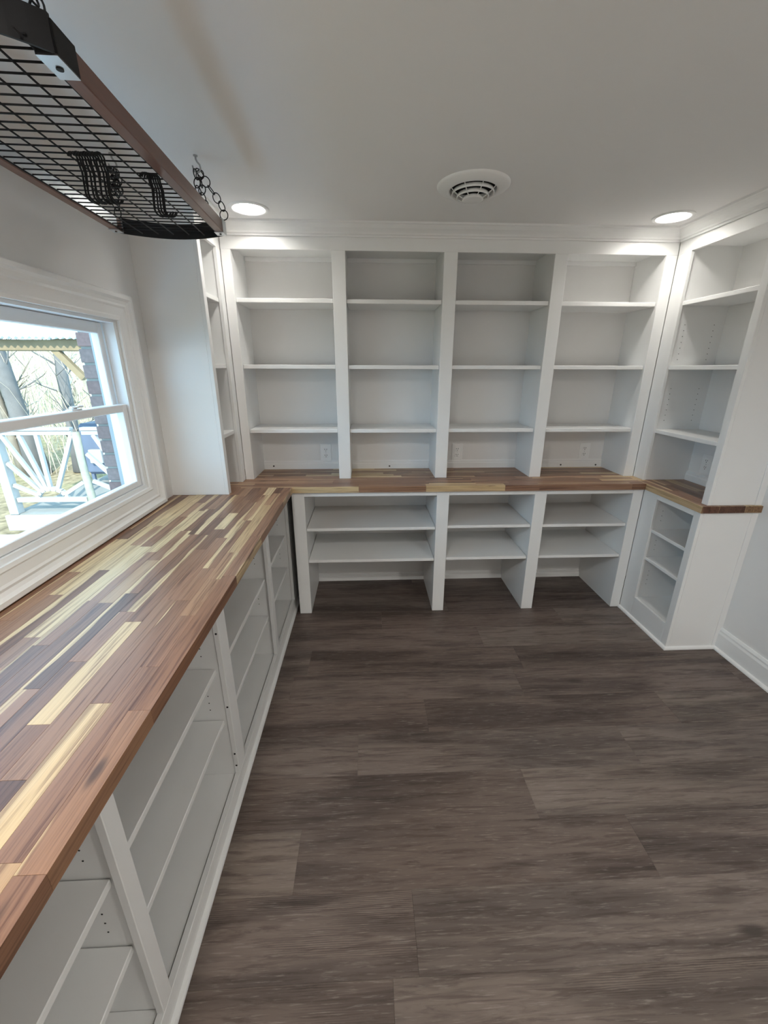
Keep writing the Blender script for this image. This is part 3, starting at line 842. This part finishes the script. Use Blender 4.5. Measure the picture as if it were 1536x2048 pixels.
chain('black ring chain hanging in loops from the ceiling hook near the lit lamp',
      [[(-0.629, 1.905, 2.310), (-0.600, 1.918, 2.265), (-0.560, 1.932, 2.205), (-0.553, 1.933, 2.158)],
       [(-0.634, 1.900, 2.304), (-0.630, 1.896, 2.225)], [(-0.622, 1.908, 2.304), (-0.612, 1.890, 2.180)]], (-0.60, 1.91, 2.16))
chain('black ring chain bunched on the ceiling hook on the rack\'s window side',
      [[(-0.935, 1.905, 2.306), (-0.955, 1.915, 2.225), (-0.958, 1.925, 2.158)],
       [(-0.940, 1.900, 2.300), (-0.952, 1.895, 2.225)], [(-0.945, 1.915, 2.300), (-0.968, 1.900, 2.230)], [(-0.925, 1.895, 2.300), (-0.915, 1.890, 2.225)], [(-0.930, 1.905, 2.300), (-0.928, 1.900, 2.222)], [(-0.935, 1.91, 2.300), (-0.940, 1.91, 2.218)]], (-0.94, 1.91, 2.16))
chain('black ring chain hanging at the near end of the rack', [[(-0.600, 0.975, 2.306), (-0.545, 0.955, 2.160)], [(-0.604, 0.972, 2.30), (-0.600, 0.965, 2.24)]], (-0.57, 0.96, 2.16), 'near rack chains')
chain('black ring chain hanging at the near end of the rack', [[(-0.905, 0.975, 2.306), (-0.940, 0.955, 2.160)], [(-0.904, 0.972, 2.30), (-0.906, 0.965, 2.24)]], (-0.92, 0.96, 2.16), 'near rack chains')

# S hooks ---------------------------------------------------------------
bm = bmesh.new()
pts = []
for k in range(9):      # small loop over the wire
    a = math.radians(-20 + k * 25); pts.append((-0.011 + 0.011 * math.cos(a), 0, 0.0 + 0.011 * math.sin(a) - 0.0075))
pts = pts[::1]
top = [(-0.022 + 0.011 - 0.011 * math.cos(math.radians(200 - 25 * k)) * -1, 0, 0) for k in range(0)]
shaft = [(0.0, 0, -0.016), (0.004, 0, -0.035), (0.002, 0, -0.060), (0.001, 0, -0.078)]
low = [(0.017 - 0.016 * math.cos(math.radians(a)), 0, -0.082 - 0.016 * math.sin(math.radians(a))) for a in range(0, 191, 24)]
path = list(reversed(pts)) + shaft + low
bm_tube(bm, path, 0.0025, 7)
me0 = None
def s_hook(x_, y_, rot, label, group):
    global me0
    if me0 is None:
        o = mesh_obj('pot_hook', bm, 'black_metal', smooth=True); me0 = o.data
    else:
        o = bpy.data.objects.new('pot_hook', me0); COL.objects.link(o)
    o.location = (x_, y_, RZ + ZG + 0.001); o.rotation_euler = (random.uniform(-.06, .06), random.uniform(-.05, .05), rot)
    tag(o, label, 'hook', group)
random.seed(4)
for k in range(11):
    s_hook(-0.742 + 0.0068 * k, 1.335, math.radians(60 + random.uniform(-4, 4)), 'black S-shaped hook in the larger row hanging from the rack grid', 'large row of rack hooks')
for k in range(6):
    s_hook(-0.612 + 0.0052 * k, 1.437 + 0.002 * k, math.radians(10 + random.uniform(-8, 8)), 'black S-shaped hook in the smaller bunch hanging beside the rack\'s room-side beam', 'small bunch of rack hooks')

# ------------------------------------------------------------------ outdoors
def ground_h(x_, y_):
    d = max(0.0, y_ - 8.0)
    return -0.62 + 0.10 * d + 0.05 * math.sin(x_ * 0.7) + 0.04 * math.sin(y_ * 0.9 + x_)
bm = bmesh.new(); gx = [-60 + 2.2 * i for i in range(27)]; gy = [-14 + 2.2 * j for j in range(33)]
gv = [[bm.verts.new((a, b_, ground_h(a, b_))) for b_ in gy] for a in gx]
for i in range(len(gx) - 1):
    for j in range(len(gy) - 1):
        if gx[i + 1] > -1.4: continue
        bm.faces.new((gv[i][j], gv[i + 1][j], gv[i + 1][j + 1], gv[i][j + 1]))
for v in [v for v in bm.verts if not v.link_faces]: bm.verts.remove(v)
g = mesh_obj('ground', bm, 'leaf_litter', smooth=True); structure(g, 'leaf-covered yard and hillside outside the window', 'ground')

# white pavilion with sunburst railing
PY, PX0, PXN, PX1 = 4.80, -4.18, -3.275, -3.02
def porch_post(x_, y_, z1, label, mat='outdoor_white', rad=None, group=None):
    if rad:
        bm = bmesh.new(); bm_tube(bm, [(x_, y_, -0.03), (x_ + 0.01, y_, 0.2), (x_ - 0.008, y_, 0.6), (x_, y_, z1)], [rad, rad * 1.05, rad * 0.95, rad], 10)
        o = mesh_obj('railing_post', bm, mat, smooth=True, origin=(x_, y_, -0.03))
    else:
        o = box('porch_post', x_ - 0.05, x_ + 0.05, y_ - 0.05, y_ + 0.05, -0.03, z1, mat, bev=0.004)
    tag(o, label, 'post', group)
porch_post(PX0, PY, 1.78, 'white square porch post at the open end of the sunburst railing')
porch_post(PX1, PY + 0.10, 1.78, 'white square porch post by the brick jamb outside the window')
porch_post(PX0, 7.2, 2.0, 'white square porch post behind, at the rear of the porch', group='rear porch posts')
porch_post(-2.2, 7.2, 2.0, 'white square porch post behind, at the rear of the porch', group='rear porch posts')
porch_post(PXN, PY - 0.02, 0.93, 'mossy weathered log post in the sunburst railing', 'weathered_log', 0.042)
def bar(bm, a, b_, wd, th):
    a = Vector(a); b_ = Vector(b_); d = (b_ - a); ln = d.length; d.normalize()
    n = Vector((0, 1, 0)); u = d.cross(n).normalized()
    vs = []
    for p in (a, b_):
        for su, sn in ((-1, -1), (1, -1), (1, 1), (-1, 1)): vs.append(bm.verts.new(p + u * su * wd / 2 + n * sn * th / 2))
    for q in ((0, 1, 2, 3), (7, 6, 5, 4), (0, 4, 5, 1), (1, 5, 6, 2), (2, 6, 7, 3), (3, 7, 4, 0)): bm.faces.new([vs[k] for k in q])
def railing(x0, x1, y_, cx_, label, angs, zb=0.165, zt=0.90):
    t = thing('porch_railing', label, 'railing', ((x0 + x1) / 2, y_, zb))
    box('top_rail', x0, x1, y_ - 0.035, y_ + 0.035, zt + 0.045, zt + 0.080, 'outdoor_white', t, 0.003)
    box('under_rail', x0, x1, y_ - 0.02, y_ + 0.02, zt - 0.005, zt + 0.043, 'outdoor_white', t, 0.003)
    box('bottom_rail', x0, x1, y_ - 0.025, y_ + 0.025, zb - 0.055, zb, 'outdoor_white', t, 0.003)
    R0 = 0.17; cz = zb - 0.02
    arcp = [(cx_ + (R0) * math.cos(a * PI / 8), y_, cz + (R0 * 0.75) * math.sin(a * PI / 8)) for a in range(9)]
    for i in range(8):
        bm = bmesh.new(); bar(bm, arcp[i], arcp[i + 1], 0.05, 0.04); mesh_obj('arc_piece', bm, 'outdoor_white', t)
    for an in angs:
        a = math.radians(an); ca, sa = math.cos(a), math.sin(a)
        tm = (zt - 0.005 - cz) / sa if sa > 0.01 else 9
        if ca > 0.01: tm = min(tm, (x1 - cx_) / ca)
        if ca < -0.01: tm = min(tm, (x0 - cx_) / ca)
        bm = bmesh.new(); bar(bm, (cx_ + R0 * ca, y_, cz + R0 * 0.75 * sa), (cx_ + tm * ca, y_, cz + tm * sa), 0.042, 0.035)
        mesh_obj('spoke', bm, 'outdoor_white', t)
railing(PX0 + 0.056, PXN - 0.05, PY, -3.72, 'white sunburst-pattern railing outside the window, the bay beside the open end', (27, 63, 90, 104, 117, 133, 157))
railing(PXN + 0.055, -2.2, PY + 0.005, -2.72, 'white sunburst-pattern railing bay partly behind the brick jamb', (27, 47, 63, 90, 117, 133, 157))
railing(PX0 + 0.056, -2.26, 7.2, -3.35, 'white sunburst-pattern railing at the rear of the porch', (20, 40, 60, 75, 90, 105, 120, 140, 160))
dk = box('porch_deck', PX0 - 0.06, -2.1, PY - 0.03, 7.3, -0.06, -0.03, 'deck_wood', bev=0)
tag(dk, 'pale wooden deck of the porch outside', 'deck')
box('skirt_board', PX0 - 0.08, -2.1, PY - 0.09, PY - 0.055, -0.22, -0.03, 'outdoor_white', dk, 0.004)
box('lower_board', PX0 - 0.25, -2.1, PY - 0.22, PY - 0.15, -0.34, -0.24, 'outdoor_white', dk, 0.004)
bm_ = box('porch_beam', -4.9, -2.0, PY - 0.05, PY + 0.15, 1.78, 1.885, 'beam_wood', bev=0.004)
tag(bm_, 'weathered wooden porch beam carrying the corrugated roof', 'beam')
bm = bmesh.new(); bar(bm, (-3.30, PY, 1.80), (-3.05, PY, 1.50), 0.06, 0.06)
mesh_obj('diagonal_brace', bm, 'beam_wood', bm_)
bm_ = box('porch_beam', -4.9, -2.0, 7.15, 7.25, 2.0, 2.10, 'beam_wood', bev=0.004)
tag(bm_, 'rear wooden porch beam', 'beam')
bm = bmesh.new(); nx = 320; rows = [(PY - 0.16, 1.895), (7.5, 2.42)]
for th in (0.0, 0.004):
    pass
vt_ = []
for yv, zv in rows:
    vt_.append([[bm.verts.new((-5.2 + 3.4 * i / nx, yv, zv + 0.014 * math.sin(2 * PI * (3.4 * i / nx) / 0.066) + o_)) for i in range(nx + 1)] for o_ in (0.0, 0.004)])
for q in (0, 1):
    for i in range(nx): bm.faces.new((vt_[0][q][i], vt_[0][q][i + 1], vt_[1][q][i + 1], vt_[1][q][i]))
for q in (0, 1):
    for i in range(nx): bm.faces.new((vt_[q][0][i], vt_[q][0][i + 1], vt_[q][1][i + 1], vt_[q][1][i]))
rf = mesh_obj('porch_roof', bm, 'roof_metal', smooth=True)
tag(rf, 'pale corrugated metal porch roof outside the window', 'roof')
# dark covered object seen through the second bay
gr = thing('covered_cart', 'dark blue-grey covered cart behind the white railing', 'cart', (-3.9, 6.3, -0.03))
box('cover', -4.15, -3.62, 6.1, 6.6, 0.12, 0.86, 'tarp_blue', gr, 0.04)
box('side_panel', -4.02, -3.84, 6.02, 6.10, 0.30, 0.50, 'outdoor_white', gr, 0.01)
for xx in (-4.10, -3.67):
    for yy in (6.16, 6.54): box('leg', xx - 0.02, xx + 0.02, yy - 0.02, yy + 0.02, -0.03, 0.13, 'tarp_blue', gr, 0)

# bare winter woods
def tree_mesh(seed, h, r0, nb):
    rnd = random.Random(seed); bt = bmesh.new(); bb_ = bmesh.new()
    pts = []; x_ = y_ = 0.0; n = 10
    lean = (rnd.uniform(-.07, .07), rnd.uniform(-.07, .07))
    for i in range(n + 1):
        t = i / n; pts.append((lean[0] * h * t + 0.05 * math.sin(3 * t + seed), lean[1] * h * t + 0.05 * math.cos(4 * t + seed), h * t))
    rad = [r0 * (1 - 0.8 * i / n) for i in range(n + 1)]; rad[0] *= 1.3
    bm_tube(bt, pts, rad, 7)
    def at_(t):
        f_ = t * n; i = min(n - 1, int(f_)); a = Vector(pts[i]); return a.lerp(Vector(pts[i + 1]), f_ - i), rad[i]
    for k in range(nb):
        t = rnd.uniform(0.08, 0.97); p, r_ = at_(t); a = rnd.uniform(0, 2 * PI); ln = rnd.uniform(0.4, 1.4) * (1.1 - 0.5 * t)
        d = Vector((math.cos(a), math.sin(a), rnd.uniform(0.3, 1.1))).normalized()
        q = [p]
        for s in range(4):
            d = (d + Vector((rnd.uniform(-.3, .3), rnd.uniform(-.3, .3), rnd.uniform(-.1, .3)))).normalized(); q.append(q[-1] + d * ln / 4)
        rr = min(r_ * 0.4, 0.022)
        bm_tube(bb_, q, [rr, rr * .8, rr * .6, rr * .4, rr * .2], 4, False)
        for m2 in range(3):
            b0 = q[rnd.randint(1, 3)]; d2 = (d + Vector((rnd.uniform(-1, 1), rnd.uniform(-1, 1), rnd.uniform(-.4, .8)))).normalized()
            bm_tube(bb_, [b0, b0 + d2 * ln * .2, b0 + d2 * ln * .4 + Vector((0, 0, .04))], [rr * .45, rr * .3, rr * .12], 3, False)
    return bt, bb_
protos = []
spec = [(1, 9, 0.13, 40, 'bark_grey'), (2, 8, 0.06, 46, 'bark_pale'), (3, 7, 0.045, 46, 'bark'), (4, 10, 0.17, 38, 'bark_grey'), (5, 6, 0.035, 46, 'bark_pale'), (6, 8, 0.09, 46, 'bark'), (7, 5, 0.028, 44, 'bark_pale')]
tree_lab = {'bark_grey': ('thick grey-barked bare tree in the woods outside', 'grey bare trees outside'),
            'bark_pale': ('slender pale-barked bare tree in the woods outside', 'pale bare trees outside'),
            'bark': ('brownish bare tree in the woods outside', 'brown bare trees outside')}
for sd, h, r0, nb, mt in spec:
    bt, bb_ = tree_mesh(sd, h, r0, nb)
    mt_o = []
    for nm, b__ in (('trunk', bt), ('branches', bb_)):
        bmesh.ops.recalc_face_normals(b__, faces=b__.faces[:])
        me = bpy.data.meshes.new(nm); b__.to_mesh(me); b__.free(); me.materials.append(MATS[mt])
        for p_ in me.polygons: p_.use_smooth = True
        mt_o.append(me)
    protos.append((mt_o, mt))
rnd = random.Random(77); spots = []
for k in range(46):
    for tries in range(60):
        y_ = rnd.uniform(8.5, 27) if k > 12 else rnd.uniform(8.2, 12.5); x_ = -y_ * rnd.uniform(0.42, 1.25)
        if all((x_ - a) ** 2 + (y_ - b_) ** 2 > (1.5 + 0.06 * y_) ** 2 for a, b_ in spots): break
    spots.append((x_, y_))
    (mtr, mbr), mt = protos[rnd.randrange(len(protos))]
    lab, grp = tree_lab[mt]
    t = thing('bare_tree', lab, 'tree', (x_, y_, ground_h(x_, y_) - 0.05), grp, rnd.uniform(0, 6.28))
    sc = rnd.uniform(0.8, 1.25); t.scale = (sc, sc, sc)
    for nm, me in (('trunk', mtr), ('branches', mbr)):
        o = bpy.data.objects.new(nm, me); COL.objects.link(o); o.parent = t
# tangled undergrowth nobody could count
bm = bmesh.new(); rnd = random.Random(9)
for k in range(2600):
    y_ = rnd.uniform(8.6, 26); x_ = -y_ * rnd.uniform(0.42, 1.2); z_ = ground_h(x_, y_) - 0.02
    h = rnd.uniform(0.6, 3.4); a = rnd.uniform(0, 6.28); l_ = rnd.uniform(0.05, 0.5)
    p = Vector((x_, y_, z_)); dx = Vector((math.cos(a), math.sin(a), 0)) * l_ * h
    r_ = rnd.uniform(0.003, 0.008)
    bm_tube(bm, [p, p + dx * .25 + Vector((rnd.uniform(-.08, .08), 0, h * .4)), p + dx * .6 + Vector((rnd.uniform(-.1, .1), rnd.uniform(-.1, .1), h * .75)), p + dx + Vector((0, 0, h))], [r_, r_ * .8, r_ * .6, r_ * .3], 3, False)
ug = mesh_obj('undergrowth', bm, 'twig'); ug['kind'] = 'stuff'
tag(ug, 'pale tangle of winter twigs and saplings in the woods', 'undergrowth')
